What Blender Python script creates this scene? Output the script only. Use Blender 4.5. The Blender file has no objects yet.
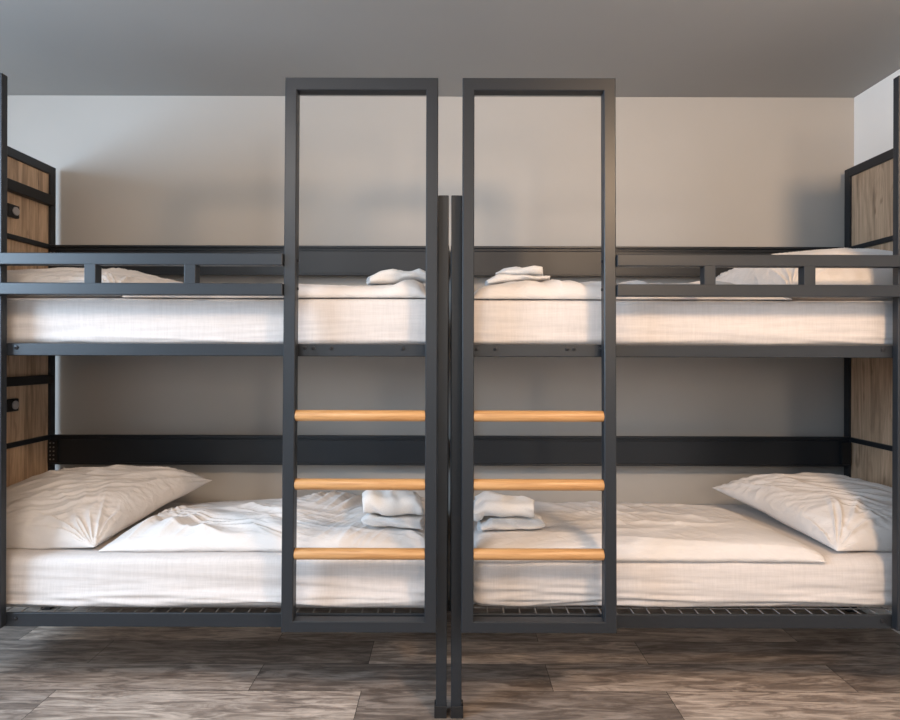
import bpy, bmesh, math, random
from mathutils import Vector, Matrix, noise

random.seed(7)
S = bpy.context.scene
COL = S.collection
PI = math.pi
CAMZ = 1.356          # eye height
F = 594.0             # focal length in pixels (900 wide)

# ------------------------------------------------------------------ materials
def new_mat(name):
    m = bpy.data.materials.new(name); m.use_nodes = True
    nt = m.node_tree
    b = nt.nodes['Principled BSDF']
    return m, nt, b

def N(nt, kind, **kw):
    n = nt.nodes.new(kind)
    for k, v in kw.items():
        if k in n.inputs: n.inputs[k].default_value = v
        else: setattr(n, k, v)
    return n

def coords(nt, scale=(1, 1, 1), rot=(0, 0, 0), loc=(0, 0, 0)):
    tc = N(nt, 'ShaderNodeTexCoord'); mp = N(nt, 'ShaderNodeMapping')
    mp.inputs['Scale'].default_value = scale
    mp.inputs['Rotation'].default_value = rot
    mp.inputs['Location'].default_value = loc
    nt.links.new(tc.outputs['Object'], mp.inputs['Vector'])
    return mp.outputs['Vector']

def ramp(nt, fac, stops):
    r = N(nt, 'ShaderNodeValToRGB')
    els = r.color_ramp.elements
    while len(els) < len(stops): els.new(0.5)
    for e, (p, c) in zip(els, stops):
        e.position = p; e.color = (*c, 1)
    nt.links.new(fac, r.inputs['Fac'])
    return r.outputs['Color']

def mix(nt, a, b, fac, mode='MIX'):
    m = N(nt, 'ShaderNodeMix', data_type='RGBA', blend_type=mode)
    if isinstance(fac, float): m.inputs[0].default_value = fac
    else: nt.links.new(fac, m.inputs[0])
    for s, v in ((6, a), (7, b)):
        if isinstance(v, tuple): m.inputs[s].default_value = (*v, 1)
        else: nt.links.new(v, m.inputs[s])
    return m.outputs[2]

def bump(nt, b, height, strength, dist):
    bp = N(nt, 'ShaderNodeBump'); bp.inputs['Strength'].default_value = strength
    bp.inputs['Distance'].default_value = dist
    nt.links.new(height, bp.inputs['Height'])
    nt.links.new(bp.outputs['Normal'], b.inputs['Normal'])
    return bp

def plain(name, col, rough=0.5, spec=0.5, nscale=40, var=0.08, bstr=0.05, metallic=0.0):
    m, nt, b = new_mat(name)
    v = coords(nt)
    n = N(nt, 'ShaderNodeTexNoise', Scale=nscale, Detail=4.0)
    nt.links.new(v, n.inputs['Vector'])
    lo = tuple(c * (1 - var) for c in col); hi = tuple(min(1, c * (1 + var)) for c in col)
    c = ramp(nt, n.outputs['Fac'], [(0.3, lo), (0.7, hi)])
    nt.links.new(c, b.inputs['Base Color'])
    b.inputs['Roughness'].default_value = rough
    b.inputs['Specular IOR Level'].default_value = spec
    b.inputs['Metallic'].default_value = metallic
    if bstr: bump(nt, b, n.outputs['Fac'], bstr, 0.002)
    return m

M = {}
M['paint'] = plain('anthracite_powder_coat', (0.0165, 0.0195, 0.024), 0.40, 0.38, 400, 0.06, 0.06)
M['black'] = plain('black_plastic', (0.012, 0.012, 0.013), 0.5, 0.4)
M['bolt'] = plain('dark_bolt_steel', (0.03, 0.03, 0.033), 0.35, 0.5, metallic=0.6)
M['knob'] = plain('grey_knob', (0.36, 0.34, 0.34), 0.35, 0.5)
M['wire'] = plain('grey_wire', (0.24, 0.23, 0.225), 0.4, 0.5)
M['wall'] = plain('greige_wall_paint', (0.45, 0.422, 0.390), 0.75, 0.25, 3.0, 0.015, 0.0)
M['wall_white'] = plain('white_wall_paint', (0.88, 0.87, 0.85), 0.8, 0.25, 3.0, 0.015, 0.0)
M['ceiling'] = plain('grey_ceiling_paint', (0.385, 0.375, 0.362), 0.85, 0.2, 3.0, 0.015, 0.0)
M['pane'] = plain('frosted_pane', (0.8, 0.83, 0.86), 0.3, 0.5)

def wood_rung():
    m, nt, b = new_mat('varnished_pine')
    v = coords(nt, (3, 60, 60))
    n = N(nt, 'ShaderNodeTexNoise', Scale=1.6, Detail=5.0, Roughness=0.6, Distortion=0.6)
    nt.links.new(v, n.inputs['Vector'])
    c = ramp(nt, n.outputs['Fac'], [(0.25, (0.34, 0.16, 0.055)), (0.5, (0.50, 0.265, 0.105)), (0.75, (0.58, 0.335, 0.15))])
    nt.links.new(c, b.inputs['Base Color'])
    b.inputs['Roughness'].default_value = 0.35
    bump(nt, b, n.outputs['Fac'], 0.08, 0.002)
    return m
M['rung'] = wood_rung()

def oak(name, tint):
    m, nt, b = new_mat(name)
    v = coords(nt, (9, 9, 0.9))
    n1 = N(nt, 'ShaderNodeTexNoise', Scale=1.7, Detail=7.0, Roughness=0.62, Distortion=1.2)
    nt.links.new(v, n1.inputs['Vector'])
    v2 = coords(nt, (90, 90, 3))
    n2 = N(nt, 'ShaderNodeTexNoise', Scale=1.5, Detail=3.0, Roughness=0.6)
    nt.links.new(v2, n2.inputs['Vector'])
    v3 = coords(nt, (14, 14, 3.2), loc=(3.1, 1.7, 0.4))
    n3 = N(nt, 'ShaderNodeTexNoise', Scale=0.9, Detail=2.0, Distortion=2.0)
    nt.links.new(v3, n3.inputs['Vector'])
    t = lambda c: tuple(a * k for a, k in zip(c, tint))
    c = ramp(nt, n1.outputs['Fac'], [(0.3, t((0.155, 0.108, 0.072))), (0.47, t((0.30, 0.215, 0.145))),
                                     (0.58, t((0.38, 0.28, 0.195))), (0.75, t((0.27, 0.185, 0.12)))])
    c2 = ramp(nt, n2.outputs['Fac'], [(0.35, (0.62, 0.6, 0.58)), (0.6, (1, 1, 1))])
    c = mix(nt, c, c2, 0.55, 'MULTIPLY')
    kn = ramp(nt, n3.outputs['Fac'], [(0.64, (1, 1, 1)), (0.76, (0.45, 0.40, 0.36))])
    c = mix(nt, c, kn, 0.8, 'MULTIPLY')
    nt.links.new(c, b.inputs['Base Color'])
    b.inputs['Roughness'].default_value = 0.6
    bump(nt, b, n2.outputs['Fac'], 0.15, 0.002)
    return m
M['oak'] = oak('rustic_oak_laminate', (1.7, 1.67, 1.66))

def fabric(name, col, weave, wstr, wrinkle=0.0, sheen=0.15):
    m, nt, b = new_mat(name)
    v = coords(nt)
    n = N(nt, 'ShaderNodeTexNoise', Scale=14.0, Detail=4.0)
    nt.links.new(v, n.inputs['Vector'])
    c = ramp(nt, n.outputs['Fac'], [(0.3, tuple(x * 0.965 for x in col)), (0.7, col)])
    # slubs of the weave: fine threads both ways
    vx = coords(nt, (weave * 0.07, weave, weave)); vz = coords(nt, (weave, weave * 0.3, weave * 0.07))
    a = N(nt, 'ShaderNodeTexNoise', Scale=1.0, Detail=2.0); nt.links.new(vx, a.inputs['Vector'])
    d = N(nt, 'ShaderNodeTexNoise', Scale=1.0, Detail=2.0); nt.links.new(vz, d.inputs['Vector'])
    ad = N(nt, 'ShaderNodeMath', operation='ADD')
    nt.links.new(a.outputs['Fac'], ad.inputs[0]); nt.links.new(d.outputs['Fac'], ad.inputs[1])
    hf = N(nt, 'ShaderNodeMath', operation='MULTIPLY'); hf.inputs[1].default_value = 0.5
    nt.links.new(ad.outputs[0], hf.inputs[0])
    th = ramp(nt, hf.outputs[0], [(0.36, (0.86, 0.855, 0.85)), (0.62, (1, 1, 1))])
    c = mix(nt, c, th, min(1.0, wstr * 1.2), 'MULTIPLY')
    nt.links.new(c, b.inputs['Base Color'])
    b.inputs['Roughness'].default_value = 0.85
    b.inputs['Specular IOR Level'].default_value = 0.2
    b.inputs['Sheen Weight'].default_value = sheen
    b.inputs['Sheen Roughness'].default_value = 0.5
    bp = bump(nt, b, hf.outputs[0], wstr, 0.0015)
    if wrinkle:
        vw = coords(nt, (5, 9, 9))
        w = N(nt, 'ShaderNodeTexNoise', Scale=2.2, Detail=3.0, Roughness=0.5, Distortion=0.9)
        nt.links.new(vw, w.inputs['Vector'])
        b2 = N(nt, 'ShaderNodeBump'); b2.inputs['Strength'].default_value = wrinkle
        b2.inputs['Distance'].default_value = 0.02
        nt.links.new(w.outputs['Fac'], b2.inputs['Height'])
        nt.links.new(b2.outputs['Normal'], bp.inputs['Normal'])
    return m
M['sheet'] = fabric('woven_cotton_sheet', (0.655, 0.605, 0.578), 190, 0.55)
M['satin'] = fabric('white_satin_cotton', (0.68, 0.635, 0.605), 500, 0.10, 0.30)
def terry():
    m, nt, b = new_mat('white_terry')
    v = coords(nt)
    n = N(nt, 'ShaderNodeTexNoise', Scale=420.0, Detail=2.0); nt.links.new(v, n.inputs['Vector'])
    c = ramp(nt, n.outputs['Fac'], [(0.3, (0.66, 0.64, 0.63)), (0.65, (0.78, 0.765, 0.75))])
    nt.links.new(c, b.inputs['Base Color'])
    b.inputs['Roughness'].default_value = 0.95
    b.inputs['Specular IOR Level'].default_value = 0.1
    b.inputs['Sheen Weight'].default_value = 0.3
    bump(nt, b, n.outputs['Fac'], 0.7, 0.003)
    return m
M['terry'] = terry()

ROWS = 0
def floor_mat():
    m, nt, b = new_mat('walnut_vinyl_planks')
    v = coords(nt, loc=(0.35, 0.085 + 0.41 * ROWS, 0))
    br = N(nt, 'ShaderNodeTexBrick', offset=0.37, offset_frequency=2)
    br.inputs['Color1'].default_value = (0, 0, 0, 1); br.inputs['Color2'].default_value = (1, 1, 1, 1)
    br.inputs['Mortar'].default_value = (0.5, 0.5, 0.5, 1)
    br.inputs['Scale'].default_value = 1.0
    br.inputs['Mortar Size'].default_value = 0.0012
    br.inputs['Brick Width'].default_value = 1.22; br.inputs['Row Height'].default_value = 0.205
    nt.links.new(v, br.inputs['Vector'])
    # offset the grain per plank
    mul = N(nt, 'ShaderNodeVectorMath', operation='MULTIPLY_ADD')
    mul.inputs[1].default_value = (7, 3, 11)
    nt.links.new(br.outputs['Color'], mul.inputs[0])
    vs = coords(nt, (2.0, 13, 1))
    nt.links.new(vs, mul.inputs[2])
    g = N(nt, 'ShaderNodeTexNoise', Scale=2.2, Detail=8.0, Roughness=0.66, Distortion=0.9)
    nt.links.new(mul.outputs[0], g.inputs['Vector'])
    vf = coords(nt, (9, 90, 1))
    f = N(nt, 'ShaderNodeTexNoise', Scale=1.2, Detail=4.0, Roughness=0.7); nt.links.new(vf, f.inputs['Vector'])
    grain = ramp(nt, g.outputs['Fac'], [(0.28, (0.15, 0.122, 0.105)), (0.44, (0.27, 0.22, 0.186)),
                                        (0.55, (0.46, 0.39, 0.335)), (0.70, (0.66, 0.57, 0.50))])
    tone = ramp(nt, br.outputs['Color'], [(0.0, (0.60, 0.58, 0.57)), (0.45, (0.88, 0.86, 0.85)), (1.0, (1.40, 1.36, 1.31))])
    c = mix(nt, grain, tone, 1.0, 'MULTIPLY')
    ff = ramp(nt, f.outputs['Fac'], [(0.35, (0.66, 0.65, 0.65)), (0.62, (1.05, 1.05, 1.05))])
    c = mix(nt, c, ff, 0.55, 'MULTIPLY')
    c = mix(nt, c, (0.02, 0.016, 0.013), br.outputs['Fac'])
    nt.links.new(c, b.inputs['Base Color'])
    rr = N(nt, 'ShaderNodeMapRange'); rr.inputs['To Min'].default_value = 0.30; rr.inputs['To Max'].default_value = 0.50
    nt.links.new(g.outputs['Fac'], rr.inputs['Value']); nt.links.new(rr.outputs[0], b.inputs['Roughness'])
    b.inputs['Specular IOR Level'].default_value = 0.5
    bump(nt, b, f.outputs['Fac'], 0.12, 0.002)
    return m
M['floor'] = floor_mat()

# ------------------------------------------------------------------ mesh helpers
def obj(name, bm, mat, parent=None, smooth=False):
    me = bpy.data.meshes.new(name)
    bm.normal_update(); bm.to_mesh(me); bm.free()
    me.materials.append(mat)
    if smooth: me.polygons.foreach_set('use_smooth', [True] * len(me.polygons))
    o = bpy.data.objects.new(name, me); COL.objects.link(o)
    if parent: o.parent = parent
    return o

def tag(o, label, cat=None, group=None, kind=None):
    if label: o['label'] = label
    if cat: o['category'] = cat
    if group: o['group'] = group
    if kind: o['kind'] = kind
    return o

def box(bm, x0, x1, y0, y1, z0, z1, bev=0.003):
    if x1 < x0: x0, x1 = x1, x0
    t = bmesh.new()
    bmesh.ops.create_cube(t, size=1)
    for v in t.verts:
        v.co = Vector((x0 + (v.co.x + .5) * (x1 - x0), y0 + (v.co.y + .5) * (y1 - y0), z0 + (v.co.z + .5) * (z1 - z0)))
    if bev: bmesh.ops.bevel(t, geom=t.edges[:], offset=bev, segments=2, affect='EDGES', profile=0.5)
    merge(bm, t)
    return bm

def merge(bm, t):
    me = bpy.data.meshes.new('tmp'); t.to_mesh(me); t.free()
    bm.from_mesh(me); bpy.data.meshes.remove(me)

def B(*a, **k):
    return box(bmesh.new(), *a, **k)

def cyl(bm, p0, p1, r, seg=16, bev=0.0, r2=None):
    p0, p1 = Vector(p0), Vector(p1); d = p1 - p0
    t = bmesh.new()
    bmesh.ops.create_cone(t, cap_ends=True, segments=seg, radius1=r, radius2=r if r2 is None else r2, depth=d.length)
    if bev:
        es = [e for e in t.edges if abs(e.verts[0].co.z - e.verts[1].co.z) < 1e-6]
        bmesh.ops.bevel(t, geom=es, offset=bev, segments=3, affect='EDGES', profile=0.5)
    mt = Matrix.Translation((p0 + p1) / 2) @ d.to_track_quat('Z', 'Y').to_matrix().to_4x4()
    bmesh.ops.transform(t, matrix=mt, verts=t.verts)
    merge(bm, t)
    return bm

def nz(x, y, z=0.0): return noise.noise(Vector((x, y, z)))
def ridge(x, y, s=0.0):
    return max(0.0, 1 - abs(nz(x, y, s)) * 2.6)
def sst(a, b, x):
    t = min(1, max(0, (x - a) / (b - a))); return t * t * (3 - 2 * t)

def soft_sheet(nu, nv, fn):
    """closed cushion: fn(u,v) -> (x, y, ztop, zbottom), u and v in -1..1; denser near the rim"""
    bm = bmesh.new()
    def sp(i, n):
        t = -1 + 2 * i / n
        return 0.55 * t + 0.45 * math.sin(t * PI / 2)
    top = [[None] * (nv + 1) for _ in range(nu + 1)]; bot = [[None] * (nv + 1) for _ in range(nu + 1)]
    for i in range(nu + 1):
        for j in range(nv + 1):
            x, y, zt, zb = fn(sp(i, nu), sp(j, nv))
            rim = i in (0, nu) or j in (0, nv)
            if rim:
                top[i][j] = bot[i][j] = bm.verts.new((x, y, (zt + zb) / 2))
            else:
                top[i][j] = bm.verts.new((x, y, max(zt, zb + 0.002))); bot[i][j] = bm.verts.new((x, y, zb))
    for i in range(nu):
        for j in range(nv):
            bm.faces.new((top[i][j], top[i + 1][j], top[i + 1][j + 1], top[i][j + 1]))
            bm.faces.new((bot[i][j], bot[i][j + 1], bot[i + 1][j + 1], bot[i + 1][j]))
    bmesh.ops.recalc_face_normals(bm, faces=bm.faces[:])
    return bm

def grid_box(x0, x1, y0, y1, z0, z1, r, n, disp):
    """rounded box with displaced skin"""
    t = bmesh.new()
    nx, ny, nzv = n
    cache = {}
    def lin(a, b, i, m):
        # a few extra rings inside the corner radius
        k = i / m
        return a + (b - a) * (0.5 - 0.5 * math.cos(k * PI)) * 0.35 + (b - a) * k * 0.65
    def vert(i, j, k):
        key = (i, j, k)
        if key in cache: return cache[key]
        p = Vector((lin(x0, x1, i, nx), lin(y0, y1, j, ny), lin(z0, z1, k, nzv)))
        q = Vector((min(max(p.x, x0 + r), x1 - r), min(max(p.y, y0 + r), y1 - r), min(max(p.z, z0 + r), z1 - r)))
        d = (p - q)
        nrm = d.normalized() if d.length > 1e-9 else Vector((0, 0, 1))
        w = q + nrm * r
        w = disp(w, nrm)
        cache[key] = t.verts.new(w); return cache[key]
    def face(a, b, c, d):
        t.faces.new((vert(*a), vert(*b), vert(*c), vert(*d)))
    for i in range(nx):
        for j in range(ny):
            face((i, j, nzv), (i + 1, j, nzv), (i + 1, j + 1, nzv), (i, j + 1, nzv))
            face((i, j, 0), (i, j + 1, 0), (i + 1, j + 1, 0), (i + 1, j, 0))
    for i in range(nx):
        for k in range(nzv):
            face((i, 0, k), (i + 1, 0, k), (i + 1, 0, k + 1), (i, 0, k + 1))
            face((i, ny, k), (i, ny, k + 1), (i + 1, ny, k + 1), (i + 1, ny, k))
    for j in range(ny):
        for k in range(nzv):
            face((0, j, k), (0, j, k + 1), (0, j + 1, k + 1), (0, j + 1, k))
            face((nx, j, k), (nx, j + 1, k), (nx, j + 1, k + 1), (nx, j, k + 1))
    bmesh.ops.recalc_face_normals(t, faces=t.faces[:])
    return t

# ------------------------------------------------------------------ the room
RX, LX, FY, BY, CZ = 2.175, -3.3, -2.6, 3.20, 2.732
def struct(name, bm, mat, parent=None):
    o = obj(name, bm, mat, parent)
    if parent is None: o['kind'] = 'structure'
    return o
struct('floor', B(LX - .1, RX + .1, FY - .1, BY + .1, -0.1, 0, bev=0), M['floor'])
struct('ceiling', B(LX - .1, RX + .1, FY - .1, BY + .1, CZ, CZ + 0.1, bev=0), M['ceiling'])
struct('wall_back', B(LX - .1, RX + .1, BY, BY + 0.1, 0, CZ, bev=0), M['wall'])
struct('wall_right', B(RX, RX + 0.1, FY, BY, 0, CZ, bev=0), M['wall_white'])
def wall_with_hole(axis, a0, a1, pos, th, h0, h1, z0, z1):
    bm = bmesh.new()
    def q(p0, p1, zz0, zz1):
        if axis == 'X': box(bm, pos, pos + th, p0, p1, zz0, zz1, bev=0)
        else: box(bm, p0, p1, pos, pos + th, zz0, zz1, bev=0)
    q(a0, h0, 0, CZ); q(h1, a1, 0, CZ); q(h0, h1, 0, z0); q(h0, h1, z1, CZ)
    return bm
W1 = (-0.4, 1.6, 1.45, 2.6)      # window in the left wall (y0,y1,z0,z1)
W2 = (-2.4, -0.6, 0.45, 2.3)      # window in the wall behind the photographer (x0,x1,z0,z1)
struct('wall_left', wall_with_hole('X', FY, BY, LX - 0.1, 0.1, *W1), M['wall_white'])
struct('wall_front', wall_with_hole('Y', LX, RX, FY - 0.1, 0.1, *W2), M['wall_white'])
def window(name, axis, pos, h0, h1, z0, z1):
    bm = bmesh.new()
    def q(b, p0, p1, zz0, zz1, d0, d1):
        if axis == 'X': box(b, pos + d0, pos + d1, p0, p1, zz0, zz1, bev=0.002)
        else: box(b, p0, p1, pos + d0, pos + d1, zz0, zz1, bev=0.002)
    w = 0.05; md = (h0 + h1) / 2
    for a in ((h0, h0 + w), (h1 - w, h1), (md - w / 2, md + w / 2)): q(bm, a[0], a[1], z0, z1, -0.09, -0.03)
    q(bm, h0, h1, z0, z0 + w, -0.09, -0.03); q(bm, h0, h1, z1 - w, z1, -0.09, -0.03)
    o = struct(name, bm, M['wall_white'])
    g = bmesh.new(); q(g, h0 + .01, h1 - .01, z0 + .01, z1 - .01, -0.075, -0.065)
    p = struct('window_pane', g, M['pane'], o)
window('window_1', 'X', LX, *W1)
window('window_2', 'Y', FY, *W2)

# ------------------------------------------------------------------ bunk beds
Y0, Y1 = 2.20, 3.15               # front and back of the bed frame
HX = 2.09                         # inner face of the headboard frame
def bunk(s):
    X = lambda a: s * a
    root = bpy.data.objects.new('bunk_bed', None); COL.objects.link(root)
    root.location = (s * 1.05, Y0 + 0.47, 0)
    inv = Matrix.Translation(-root.location)
    bpy.context.view_layer.update()
    def part(name, bm, mat, parent=root, smooth=False):
        o = obj(name, bm, mat, None, smooth)
        o.parent = parent
        if parent is root: o.matrix_parent_inverse = inv
        return o
    P = M['paint']
    # posts on the floor ---------------------------------------------------
    # foot posts lean a few millimetres apart towards the floor
    fp = B(X(0.0045), X(0.0445), Y0, Y0 + 0.04, 0.0, 1.937)
    for v in fp.verts: v.co.x += s * 0.0035 * (1 - v.co.z / 1.937)
    o = part('post', fp, P)
    part('foot_cap', B(X(0.0075), X(0.0535), Y0 - 0.003, Y0 + 0.043, 0.0, 0.045, bev=0.002), M['black'], o)
    for (xa, ya, zt) in ((0.0045, Y1 - 0.04, 1.915), (HX, Y0, 2.325), (HX, Y1 - 0.04, 2.325)):
        o = part('post', B(X(xa), X(xa + 0.042), ya, ya + 0.04, 0, zt), P)
        part('foot_cap', B(X(xa - .003), X(xa + 0.045), ya - .003, ya + 0.043, 0, 0.04, bev=0.002), M['black'], o)
    # bed levels --------------------------------------------------------------
    for lev in (0, 1):
        z0 = 0.334 + lev * 1.0045
        zt = z0 + (0.046 if lev else 0.052)
        bm = bmesh.new()
        box(bm, X(0.045), X(HX), Y0, Y0 + 0.010, z0, zt)
        rail = part('side_rail', bm, P)
        part('gap_shade_ledge', B(X(0.047), X(HX), Y0 + .009, Y0 + 0.060, zt - 0.029, zt - 0.023, bev=0.001), M['black'], rail)  # rail ledge, placed and blackened to stand for shade under the mattress
        # bolts on the rail
        spots = [1.605, 0.535, 0.505, 0.44, 0.175] if lev else [1.605]
        if s > 0 and lev: spots = [1.605, 0.56, 0.46, 0.435, 0.17, 0.10]
        for bx in spots:
            bb = bmesh.new()
            cyl(bb, (X(bx), Y0 + .002, z0 + 0.030), (X(bx), Y0 - 0.004, z0 + 0.030), 0.0075, 14, 0.001)
            cyl(bb, (X(bx), Y0 - 0.003, z0 + 0.030), (X(bx), Y0 - 0.0055, z0 + 0.030), 0.0035, 6)
            part('bolt', bb, M['bolt'], rail, True)
        bm = bmesh.new()
        box(bm, X(0.0465), X(HX), Y1 - 0.012, Y1 - 0.002, z0, zt)
        box(bm, X(0.0465), X(HX), Y1 - 0.05, Y1 - 0.010, z0, z0 + 0.006, bev=0.001)
        part('side_rail', bm, P)
        for xe in (0.046, HX - 0.03):
            part('end_rail', B(X(xe), X(xe + 0.028), Y0 + 0.05, Y1 - 0.05, z0, z0 + 0.035), P)
        # wire mattress base: every wire runs front to back
        bm = bmesh.new()
        nw = 33
        for i in range(nw):
            wx = 0.085 + i * (HX - 0.13) / (nw - 1)
            cyl(bm, (X(wx), Y0 + 0.012, zt - 0.0155), (X(wx), Y1 - 0.014, zt - 0.0155), 0.0023, 6)
        for k in range(5):
            wy = Y0 + 0.10 + k * 0.185
            cyl(bm, (X(0.075), wy, zt - 0.0195), (X(HX - 0.032), wy, zt - 0.0195), 0.0023, 6)
        base = part('wire_base', bm, M['wire'])
        tag(base, 'light grey wire grid that carries the mattress')
        # sheet metal back panel with folded lips
        zb = 0.764 + lev * 0.990
        bm = bmesh.new()
        ya = Y1 - 0.055
        box(bm, X(0.047), X(HX), ya + .012, ya + 0.015, zb, zb + 0.155, bev=0)
        box(bm, X(0.047), X(HX), ya, ya + 0.015, zb + 0.143, zb + 0.155, bev=0.002)
        box(bm, X(0.047), X(HX), ya + .006, ya + 0.015, zb + 0.128, zb + 0.136, bev=0.002)
        box(bm, X(0.047), X(HX), ya, ya + 0.015, zb, zb + 0.010, bev=0.002)
        bp = part('back_panel', bm, P)
        bb = bmesh.new()
        box(bb, X(HX - 0.045), X(HX), ya - 0.003, ya + 0.012, zb + 0.012, zb + 0.126, bev=0.001)
        br = part('mounting_bracket', bb, M['black'], bp)
        if s < 0:
            for q in range(5):
                for dx in (0.012, 0.03):
                    sb = cyl(bmesh.new(), (X(HX - dx), ya - .002, zb + 0.028 + q * 0.021), (X(HX - dx), ya - .005, zb + 0.028 + q * 0.021), 0.004, 8)
                    part('bracket_screw', sb, M['wire'], bp, True)
    # guard rail in front of the upper mattress ----------------------------------
    gy0, gy1 = Y0 - 0.072, Y0 - 0.032
    k = F / gy0
    zz = lambda y: CAMZ - (y - 352) / k
    bm = bmesh.new()
    box(bm, X(0.600), X(HX + .042), gy0, gy1, zz(265.6), zz(253.6))
    box(bm, X(0.600), X(HX + .042), gy0, gy1, zz(295.6), zz(283.6))
    g = part('guard_rail', bm, P)
    for gx in ((1.27, 1.311), (0.912, 0.953)):
        part('baluster', B(X(gx[0]), X(gx[1]), gy0 + .0005, gy1 - .0005, zz(284.6), zz(264.6), bev=0.002), P, g)
    # solid end panel beside the headboard -------------------------------------------
    part('end_panel', B(X(1.638), X(HX + .042), Y0 - 0.031, Y0 - 0.001, 0.34, 2.372), P)
    # ladder: closed frame with three pine rungs, its foot a little further out ----
    xo, xi, w, d = 0.600, 0.0445, 0.043, 0.046
    zb, zt = 0.352, 2.352
    yf = 2.156
    bm = bmesh.new()
    ca, cy_ = 0.07, 0.003            # chamfer across the bar and in depth
    prof = [(ca, 0), (1 - ca, 0), (1, cy_), (1, d - cy_), (1 - ca, d), (ca, d), (0, d - cy_), (0, cy_)]
    rings = []
    for cx_, cz_ in ((0, 0), (1, 0), (1, 1), (0, 1)):
        rings.append([bm.verts.new((X(xo - a * w if cx_ else xi + a * w), yf + yy, (zt - a * 0.046) if cz_ else (zb + a * 0.040))) for a, yy in prof])
    for e in range(4):
        for q in range(8):
            bm.faces.new((rings[e][q], rings[e][(q + 1) % 8], rings[(e + 1) % 4][(q + 1) % 8], rings[(e + 1) % 4][q]))
    bmesh.ops.recalc_face_normals(bm, faces=bm.faces[:])
    def lean(z): return -0.036 * (1 - (z - zb) / (zt - zb))
    for v in bm.verts: v.co.y += lean(v.co.z)
    lad = part('ladder', bm, P)
    for rz in (0.626, 0.876, 1.124):
        yc = yf + 0.021 + lean(rz)
        r = part('rung', cyl(bmesh.new(), (X(xi + w - .001), yc, rz), (X(xo - w + .001), yc, rz), 0.0205, 24, 0.004), M['rung'], lad, True)
        tag(r, 'round pale pine ladder rung')
    for bz in (zz(259), zz(288)):
        sc_ = cyl(bmesh.new(), (X(xo - w - .004), yf + .03 + lean(bz), bz), (X(xo - w + .002), yf + .03 + lean(bz), bz), 0.006, 12, .001)
        part('ladder_bolt', sc_, M['bolt'], lad, True)
    # standoffs from the ladder back to the side rails
    for rz in (0.366, 1.3645):
        for lx in (xi + w / 2 + .01, xo - w / 2):
            st = B(X(lx - .012), X(lx + .012), yf + d + lean(rz) - .002, Y0 + .001, rz - .012, rz + .012, bev=0.001)
            part('standoff', st, P, lad)
    # headboard --------------------------------------------------------------------
    bm = B(X(HX + .012), X(HX + .030), Y0 + .04, Y1 - .04, 0.40, 2.30, bev=0.001)
    hb = part('headboard', bm, M['oak'])
    tag(hb, 'rustic oak board with vertical grain')
    for hz in (2.280, 0.36):
        part('headboard_frame', B(X(HX), X(HX + .042), Y0 + .038, Y1 - .038, hz, hz + .045), P, hb)
    for hz in (0.905, 1.900):
        part('crossbar', B(X(HX - .004), X(HX + .012), Y0 + .04, Y1 - .04, hz - .012, hz + .012, bev=0.002), P, hb)
    if s < 0:
        for hz, hh in ((2.112, 0.054), (1.187, 0.044)):
            bm = B(X(HX - .022), X(HX + .0125), Y0 + .12, Y1 - .042, hz, hz + hh, bev=0.004)
            part('ledge', bm, M['black'], hb)
        for hz in (2.024, 1.096):
            yc = 2.842
            pl = part('socket_plate', B(X(HX - .008), X(HX + .0125), yc - .042, yc + .032, hz - .030, hz + .030, bev=0.004), M['black'])
            kb = bmesh.new()
            cyl(kb, (X(HX - .006), yc + .004, hz), (X(HX - .015), yc + .004, hz), 0.021, 24, 0.004)
            ko = part('knob', kb, M['knob'], pl, True)
            tag(ko, 'round grey knob')
    return root
bl = bunk(-1)
tag(bl, 'left dark metal bunk bed, its oak headboard fitted with ledges and socket plates', 'bunk bed', 'metal bunk beds foot to foot')
brt = bunk(1)
tag(brt, 'right dark metal bunk bed, its plain oak headboard against the white wall', 'bunk bed', 'metal bunk beds foot to foot')

# ------------------------------------------------------------------ bedding
def mattress(x0, x1, z0, z1, seed, label, amp=1.0, yf=2.252, rad=0.045, hem=0.0):
    def disp(p, n):
        q = p.copy()
        front = max(0.0, -n.y)
        h = (p.z - z0) / (z1 - z0)
        w = 0.0
        # long lying creases of the stretched sheet, stronger low down
        w += 0.0050 * amp * (ridge(p.x * 1.1 + seed, p.z * 26 + p.x * 1.2, seed) - 0.45) * sst(1.05, 0.15, h)
        w += 0.0030 * amp * (ridge(p.x * 2.0 + seed * 3, p.z * 40 - p.x * 2.2, seed + 5) - 0.45) * sst(0.95, 0.1, h)
        w += 0.004 * nz(p.x * 1.7, p.z * 3, seed + 9)
        q += n * w * front
        if hem:
            hw = hem * front * sst(0.5, 0.08, h) * sst(-1.9, -0.6, p.x) * sst(x1, x1 - 0.1, p.x)
            q.y -= hw; q.z += 0.55 * hw
        q.z += 0.004 * nz(p.x * 1.6, p.y * 1.6, seed + 2) * max(0, n.z)
        if n.z < 0.3 and front > 0.05:
            q.z += (0.004 + 0.005 * nz(p.x * 3.2, 0, seed + 4)) * sst(0.35, 0.0, h)
        return q
    bm = grid_box(x0, x1, yf, 3.075, z0, z1, rad, (190, 26, 30), disp)
    o = obj('mattress', bm, M['sheet'], None, True)
    return tag(o, label, 'mattress', 'mattresses in the bunks')
ZL, ZH = 0.578, 1.558
m_ll = mattress(-2.055, -0.045, 0.376, ZL, 1.3, 'lower left mattress in a cream fitted sheet, under the larger tan-shaded pillow', 1.7, 2.238, rad=0.03, hem=0.022)
m_lr = mattress(0.085, 2.055, 0.376, ZL, 4.1, 'lower right mattress in a cream fitted sheet, wire base showing below it', 2.1)
m_ul = mattress(-2.055, -0.060, 1.380, ZH, 7.7, 'upper left mattress in a cream fitted sheet, behind the left guard rail', 0.8, rad=0.024)
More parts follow.
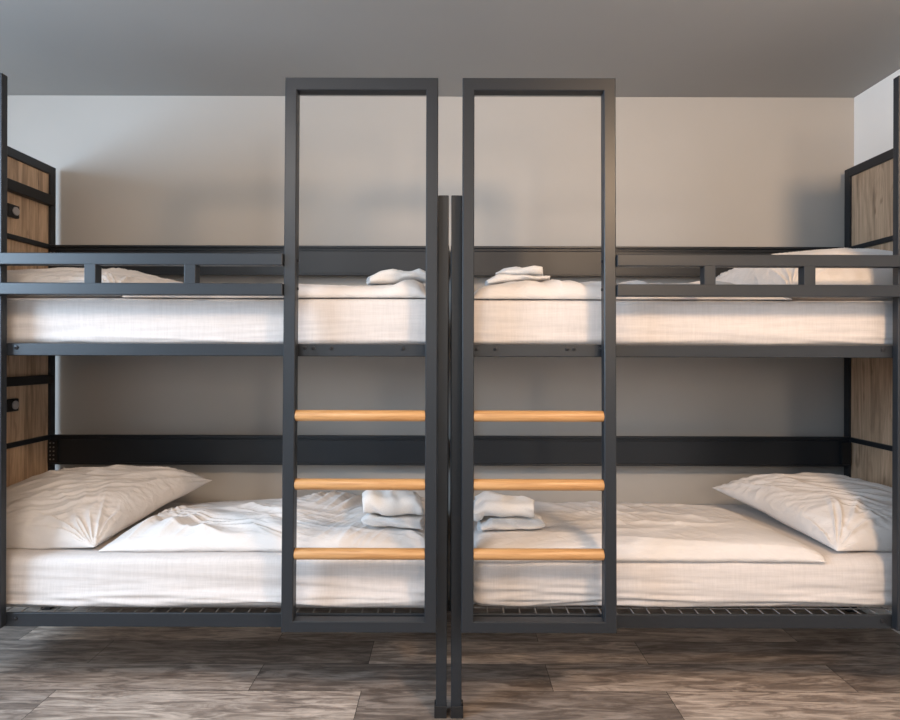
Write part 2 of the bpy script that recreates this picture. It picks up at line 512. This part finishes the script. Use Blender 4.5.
m_ur = mattress(0.065, 2.055, 1.380, ZH - 0.002, 12.2, 'upper right mattress in a cream fitted sheet, behind the right guard rail', 0.9, rad=0.024)

def height_map(o, cell=0.02):
    d = {}
    mw = Matrix.Translation(o.location) @ o.rotation_euler.to_matrix().to_4x4()
    for v in o.data.vertices:
        c_ = mw @ v.co
        k = (round(c_.x / cell), round(c_.y / cell))
        d[k] = max(d.get(k, -9), c_.z)
    def f(x, y):
        i, j = round(x / cell), round(y / cell)
        return max(d.get((i + a, j + b), -9) for a in (-1, 0, 1) for b in (-1, 0, 1)) + 0.002
    return f
def duvet(xa, xb, skew, y0, y1, zb, T, seed, label, drop=0.0, wr=1.0, on=None, calm=0.0, fe=7):
    hm = height_map(on, 0.025)
    """xa..xb along the bed (xb = head end), skew: head edge slants with depth"""
    def fn(u, v):
        du = 0.010 * nz(v * 3, seed, 1) * abs(u) + 0.0
        dv = 0.006 * nz(u * 5, seed, 2) * abs(v)
        t = (u + 1) / 2
        sk = skew * (v + 1) / 2
        x = xa + (xb + sk - xa) * t + du
        y = y0 + (y1 - y0) * (v + 1) / 2 + dv
        eu = max(0.0, 1 - abs(u) ** (22 if u < 0 else 7)) ** 0.6
        ev = max(0.0, 1 - abs(v) ** (fe if v < 0 else 3)) ** 0.5
        e = eu * ev
        px, py = x, y
        bill = 0.5 + 0.5 * nz(px * 2.0 + seed, py * 2.6, seed)
        # long soft creases in two crossing sets, gathered in patches
        wx_ = 0.10 * nz(px * 3.1, py * 3.1, seed + 7); wy_ = 0.10 * nz(px * 2.7, py * 3.3, seed + 8)
        qx, qy = px + wx_, py + wy_
        sg = 1 if xb > 0 else -1
        a1 = qx * 0.80 * sg + qy * 0.60; b1 = -qx * 0.60 * sg + qy * 0.80
        a2 = qx * 0.35 * sg - qy * 0.94; b2 = qx * 0.94 * sg + qy * 0.35
        head = sst(0.25, 0.75, t) * calm
        m1 = sst(-0.25, 0.45, nz(px * 1.9 + 3, py * 1.9, seed + 11)) * (1 - head)
        m2 = sst(-0.3, 0.4, nz(px * 1.7 + 9, py * 1.7, seed + 12)) * (1 - 0.5 * head)
        c1 = ridge(a1 * 9.0, b1 * 1.6, seed + 1) ** 1.2 * 0.026 * m1
        c2 = ridge(a2 * 8.0, b2 * 1.3, seed + 3) ** 1.2 * 0.018 * m2
        c3 = ridge(a1 * 21, b1 * 3.0, seed + 5) ** 1.3 * 0.009 * (0.15 + m1)
        c3 += ridge(a2 * 24, b2 * 3.4, seed + 15) ** 1.3 * 0.005 * (0.1 + m2)
        c4 = ridge(px * 1.2, py * 8.0 + px * 0.6, seed + 6) ** 2 * 0.012 * (0.3 + 0.7 * head)
        zt = zb + T * e * (0.70 + 0.42 * bill) + wr * e * (c1 + c2 + c3 + c4 - 0.012)
        z2 = zb
        hh = hm(x, y)
        if hh > 0:
            z2 += max(0, hh + .001 - zb); zt += max(0, hh + .001 - zb)
        if drop and y < 2.258:
            dd = drop * sst(2.256, y0 + .008, y)
            zt -= dd; z2 -= dd
        return x, y, zt, z2
    bm = soft_sheet(320, 170, fn)
    o = obj('duvet', bm, M['satin'], None, True)
    return tag(o, label, 'duvet', 'duvets on the bunks')
d_ll = duvet(-0.07, -1.36, 0.10, 2.296, 2.97, ZL + 0.001, 0.084, 2.0, 'cream duvet on the lower left bunk, corner reaching the pillow, towels on it', 0, on=m_ll, wr=1.5)
d_lr = duvet(0.10, 1.435, -0.12, 2.244, 2.96, ZL - 0.002, 0.074, 5.5, 'cream duvet on the lower right bunk, flat pointed corner below the pillow', 0.010, on=m_lr, calm=0.85)
d_ul = duvet(-0.085, -1.25, 0.05, 2.258, 2.93, ZH + 0.001, 0.086, 8.4, 'cream duvet on the upper left bunk, seen through the left ladder frame', 0, on=m_ul, fe=12, wr=1.2)
d_ur = duvet(0.085, 1.30, -0.05, 2.258, 2.93, ZH - 0.001, 0.074, 11.6, 'cream duvet on the upper right bunk, seen through the right ladder frame', 0, on=m_ur, fe=12, wr=0.55)

def top_of(o, x0, x1, y0, y1, q=0.6):
    zs = sorted(v.co.z for v in o.data.vertices if x0 <= v.co.x <= x1 and y0 <= v.co.y <= y1)
    return zs[int(len(zs) * q)] if zs else 0

def pillow(s, cx, cy, a, b, zfloor, up, seed, yaw, tilt, roll, label, lift=0.085, dn=0.09, under=None):
    """s mirrors; yaw is the sideways slant, tilt in degrees"""
    R = Matrix.Rotation(math.radians(tilt), 3, 'X') @ Matrix.Rotation(math.radians(roll * s), 3, 'Y')
    nrm = R @ Vector((0, 0, 1))
    corners = [(-1, -1), (1, -1), (-1, 1), (1, 1)]
    bm = bmesh.new()
    nu = nv = 170
    def sp(i, n):
        t = -1 + 2 * i / n
        return 0.5 * t + 0.5 * math.sin(t * PI / 2)
    T, Bt = {}, {}
    for i in range(nu + 1):
        for j in range(nv + 1):
            u, v = sp(i, nu), sp(j, nv)
            x = a * u * (1 - 0.085 * (1 - v * v) * abs(u) ** 3)
            y = b * v * (1 - 0.085 * (1 - u * u) * abs(v) ** 3)
            prof = (max(0, 1 - abs(u) ** 2.3) * max(0, 1 - abs(v) ** 2.3))
            th = prof ** 0.52
            # creases that fan out of the corners and along the seams
            w = 0.0
            for ci, (cu, cv) in enumerate(corners):
                du, dv = u - cu, v - cv
                r = math.hypot(du, dv); ang = math.atan2(dv, du)
                w += 0.017 * ridge(ang * 4.6 + seed * 3 + ci * 7, r * 0.9, seed + ci) ** 2 * sst(1.25, 0.25, r) * sst(0.0, 0.25, r)
            w += 0.010 * (ridge(u * 2.4 + v * 1.2 + seed, v * 1.0 - u * 0.5, seed + 20) ** 2 - 0.3) * prof ** 0.5
            wa = u * 0.55 + v * 0.83 + 0.25 * nz(u * 1.6, v * 1.6, seed + 60); wb = u * 0.83 - v * 0.55
            w += 0.012 * (ridge(wa * 5.5 + seed, wb * 1.1, seed + 61) ** 1.3 - 0.3) * prof ** 0.5 * sst(-0.35, 0.35, nz(u * 1.3, v * 1.3, seed + 62))
            w += 0.006 * (ridge(wa * 11 + seed, wb * 1.8, seed + 63) ** 1.3 - 0.3) * prof ** 0.5
            w += 0.016 * nz(u * 1.5 + seed, v * 1.5, seed + 30) * prof ** 0.5
            edge = max(abs(u), abs(v))
            al = (u if abs(v) > abs(u) else v)
            w += 0.004 * (ridge(al * 9 + seed, edge * 1.5, seed + 40) - 0.4) * sst(0.62, 0.95, edge) * sst(1.0, 0.97, edge)
            sm = 0.008 * nz(u * 2 + seed, v * 2, seed + 50)
            for side, D in ((1, T), (-1, Bt)):
                hgt = (up * th + w) if side > 0 else (-dn * th)
                p = R @ Vector((s * (x - yaw * y), y, sm + hgt))
                p += Vector((s * cx, cy, zfloor + lift))
                fl = zfloor + 0.0015
                if under is not None: fl = max(fl, under(p.x, p.y))
                lo = fl + (0.003 if side > 0 else 0.0) + 0.004 * (1 - edge)
                if p.z < lo: p.z = lo
                ax = abs(p.x)
                if ax > 1.95: p.x = math.copysign(1.95 + 0.105 * (1 - math.exp(-(ax - 1.95) / 0.105)), p.x)
                D[i, j] = p
    vt, vb = {}, {}
    for k in T:
        i, j = k
        if i in (0, nu) or j in (0, nv):
            vt[k] = vb[k] = bm.verts.new((T[k] + Bt[k]) / 2)
        else:
            vt[k] = bm.verts.new(T[k]); vb[k] = bm.verts.new(Bt[k])
    for i in range(nu):
        for j in range(nv):
            q = [(i, j), (i + 1, j), (i + 1, j + 1), (i, j + 1)]
            bm.faces.new([vt[k] for k in q]); bm.faces.new([vb[k] for k in reversed(q)])
    bmesh.ops.recalc_face_normals(bm, faces=bm.faces[:])
    o = obj('pillow', bm, M['satin'], None, True)
    return tag(o, label, 'pillow', 'pillows on the bunks')

pillow(-1, 1.685, 2.645, 0.405, 0.355, ZL + .002, 0.168, 3.0, 0.25, 8, 3, 'large cream pillow on the lower left bunk, tan-shaded with one sunlit front corner', 0.052, 0.055, under=height_map(d_ll))
pillow(1, 1.775, 2.625, 0.375, 0.345, ZL, 0.150, 6.6, 0.26, 6.5, 2, 'plump white pillow with radiating creases on the lower right bunk', 0.050, 0.055, under=height_map(d_lr))
pillow(-1, 1.64, 2.66, 0.38, 0.35, ZH + .003, 0.100, 9.1, 0.1, 4, 0, 'flat cream pillow on the upper left bunk, behind the guard rail', 0.055, 0.06, under=height_map(d_ul))
pillow(1, 1.67, 2.66, 0.38, 0.35, ZH + .002, 0.176, 12.9, 0.1, 5, 0, 'plump pillow on the upper right bunk, rising above the guard rail', 0.075, 0.08, under=height_map(d_ur))

# ------------------------------------------------------------------ towels
def towel(x, y, z, w, d, h, yaw, seed, label, turns=2, squash=1.0, lean=0.0, group='folded towels on the bunks', on=None):
    """a terry strip wound flat into a bundle: rounded fold in front, layered ends"""
    path = []
    lay = h / (2 * turns)            # thickness of one cloth layer
    n_arc = 9
    for k in range(turns):
        hz = h / 2 - lay / 2 - k * lay
        hy = d / 2 - k * lay * 1.05
        if hz < lay * 0.3: hz = lay * 0.3
        for i in range(12):          # top run, back to front
            path.append(((hy - hz) - (2 * (hy - hz)) * i / 11, hz))
        for i in range(1, n_arc):    # round the front
            a = PI / 2 + PI * i / n_arc
            path.append((-(hy - hz) + hz * math.cos(a), hz * math.sin(a)))
        for i in range(12):          # bottom run
            path.append((-(hy - hz) + (2 * (hy - hz)) * i / 11, -hz))
        if k < turns - 1:
            nh = hz - lay
            nh = max(nh, lay * 0.3)
            for i in range(1, n_arc):
                a = -PI / 2 + PI * i / n_arc
                zz_ = hz * math.sin(a) if a < 0 else nh * math.sin(a)
                path.append(((hy - hz) + hz * math.cos(a), zz_))
    # ribbon with thickness
    t = lay * 0.92 / 2
    nx = 30
    bm = bmesh.new()
    rows = []
    npth = len(path)
    for i in range(npth):
        p0 = Vector(path[max(0, i - 1)]); p1 = Vector(path[min(npth - 1, i + 1)])
        tg = (p1 - p0).normalized(); nr = Vector((-tg.y, tg.x))
        row = []
        for k in range(nx + 1):
            ux = -w / 2 + w * k / nx
            rnd = 1.0
            ee = abs(2 * k / nx - 1)
            tt = t * (1 - 0.5 * sst(0.9, 1.0, ee))
            px = ux + 0.016 * nz(path[i][0] * 9, path[i][1] * 14, seed)
            pair = []
            for sg in (1, -1):
                q = Vector(path[i]) + nr * tt * sg
                fall = sst(0.0, 1.0, (q.y / h) + 0.5)
                yy = q.x + 0.018 * nz(ux * 8, q.y * 14, seed + 1) + 0.010 * ridge(ux * 9 + q.y * 12, q.y * 16, seed + 6)
                zz_ = q.y * (1 + 0.16 * nz(ux * 5, q.x * 5, seed + 2)) + fall * (0.026 * nz(ux * 8, q.x * 9, seed + 3) + 0.010 * ridge(ux * 10, q.x * 6, seed + 7) + lean * ux - 0.012 * sst(0.6, 1.0, ee))
                pair.append((px, yy, zz_))
            row.append(pair)
        rows.append(row)
    V = [[[bm.verts.new(c) for c in pr] for pr in row] for row in rows]
    for i in range(npth - 1):
        for k in range(nx):
            bm.faces.new((V[i][k][0], V[i + 1][k][0], V[i + 1][k + 1][0], V[i][k + 1][0]))
            bm.faces.new((V[i][k][1], V[i][k + 1][1], V[i + 1][k + 1][1], V[i + 1][k][1]))
        bm.faces.new((V[i][0][0], V[i][0][1], V[i + 1][0][1], V[i + 1][0][0]))
        bm.faces.new((V[i][nx][0], V[i + 1][nx][0], V[i + 1][nx][1], V[i][nx][1]))
    for e in (0, npth - 1):
        for k in range(nx):
            bm.faces.new((V[e][k][0], V[e][k + 1][0], V[e][k + 1][1], V[e][k][1]))
    bmesh.ops.recalc_face_normals(bm, faces=bm.faces[:])
    low = min(v.co.z for v in bm.verts)
    bmesh.ops.translate(bm, verts=bm.verts[:], vec=(0, 0, -low))
    if on is not None:
        hmap = height_map(on, 0.016)
        mt = Matrix.Translation((x, y, z)) @ Matrix.Rotation(math.radians(yaw), 4, 'Z')
        hs = {v: hmap(*(mt @ v.co).xy) for v in bm.verts}
        ok = [q for q in hs.values() if q > 0]
        for v in bm.verts:
            hq = hs[v] if hs[v] > 0 else min(ok)
            rel = max(0.0, 1 - v.co.z / h)
            lift = max(-0.012, hq + .0015 - z)
            v.co.z += lift * (1 if lift > 0 else 1) * (0.35 + 0.65 * rel)
            v.co.z = max(v.co.z, hq + .0015 - z + 0.02 * (1 - rel))
    o = obj('towel', bm, M['terry'], None, True)
    o.location = (x, y, z); o.rotation_euler = (0, 0, math.radians(yaw))
    return tag(o, label, 'towel', group)

def stack_z(o): return o.location.z + max(v.co.z for v in o.data.vertices)
z = top_of(d_ll, -0.36, -0.10, 2.32, 2.5, 0.5)
t1 = towel(-0.225, 2.47, z, 0.240, 0.18, 0.062, -5, 1, 'lower folded white towel of the pair on the lower left bunk', on=d_ll)
t2 = towel(-0.235, 2.47, stack_z(t1) - .014, 0.24, 0.17, 0.072, 4, 2, 'crumpled white towel on top of the pair on the lower left bunk', lean=-0.10, on=t1)
z = top_of(d_lr, 0.10, 0.38, 2.32, 2.5, 0.5)
t3 = towel(0.250, 2.47, z, 0.260, 0.18, 0.062, 4, 3, 'lower folded white towel of the pair on the lower right bunk', on=d_lr)
t4 = towel(0.225, 2.47, stack_z(t3) - .012, 0.245, 0.17, 0.072, -4, 4, 'upper folded white towel of the pair on the lower right bunk', on=t3)
z = top_of(d_ul, -0.36, -0.10, 2.35, 2.55, 0.5)
t5 = towel(-0.225, 2.45, z, 0.23, 0.18, 0.062, 12, 5, 'loosely folded white towel on the upper left bunk', lean=0.12, on=d_ul)
z = top_of(d_ur, 0.12, 0.42, 2.35, 2.55, 0.5)
t6 = towel(0.275, 2.44, z, 0.25, 0.18, 0.036, -2, 6, 'flat folded white towel at the bottom of the pair on the upper right bunk', on=d_ur)
t7 = towel(0.285, 2.46, stack_z(t6) - .008, 0.19, 0.15, 0.034, -10, 8, 'small rolled white towel on top of the pair on the upper right bunk', lean=0.10, on=t6)

# ------------------------------------------------------------------ light
def area(name, loc, target, size, power, col, sy=None, spread=PI):
    l = bpy.data.lights.new(name, 'AREA'); l.energy = power; l.color = col
    l.shape = 'RECTANGLE'; l.size = size; l.size_y = sy or size; l.spread = spread
    o = bpy.data.objects.new(name, l); COL.objects.link(o)
    o.location = loc
    o.rotation_euler = (Vector(target) - Vector(loc)).to_track_quat('-Z', 'Y').to_euler()
    return o
area('daylight_left_window', (LX + .02, 0.6, 2.03), (0, 0.75, 1.6), 1.9, 150, (0.56, 0.77, 1.0), 1.05)
area('daylight_front_window', (-1.5, FY + .02, 1.6), (-1.5, 2, 1.6), 1.7, 16, (0.70, 0.85, 1.0), 1.4)
area('warm_wall_lamp', (0.95, -1.6, 1.75), (0.6, 2, 1.7), 0.35, 18, (1.0, 0.82, 0.64), 0.5)
area('warm_pendant_lamp', (1.25, 0.1, 2.62), (1.0, 2.2, 1.2), 0.4, 54, (1.0, 0.68, 0.42), 0.4)
area('ceiling_lamp', (-0.9, 0.3, 2.68), (-0.9, 1.2, 0), 0.7, 38, (1.0, 0.88, 0.77), 0.7)

w = bpy.data.worlds.new('sky'); S.world = w; w.use_nodes = True
bg = w.node_tree.nodes['Background']
bg.inputs['Color'].default_value = (0.7, 0.82, 1, 1); bg.inputs['Strength'].default_value = 0.6

# ------------------------------------------------------------------ camera
c = bpy.data.cameras.new('camera'); co = bpy.data.objects.new('camera', c); COL.objects.link(co)
co.location = (0, 0, CAMZ); co.rotation_euler = (PI / 2, math.radians(-0.16), 0)
c.sensor_width = 36; c.lens = 36 * F / 900
c.shift_x = 0.3 / 900; c.shift_y = -8 / 900
c.clip_start = 0.05
S.camera = co
S.view_settings.view_transform = 'Standard'; S.view_settings.look = 'None'
S.view_settings.exposure = 0.15; S.view_settings.gamma = 1
S.view_settings.use_curve_mapping = False
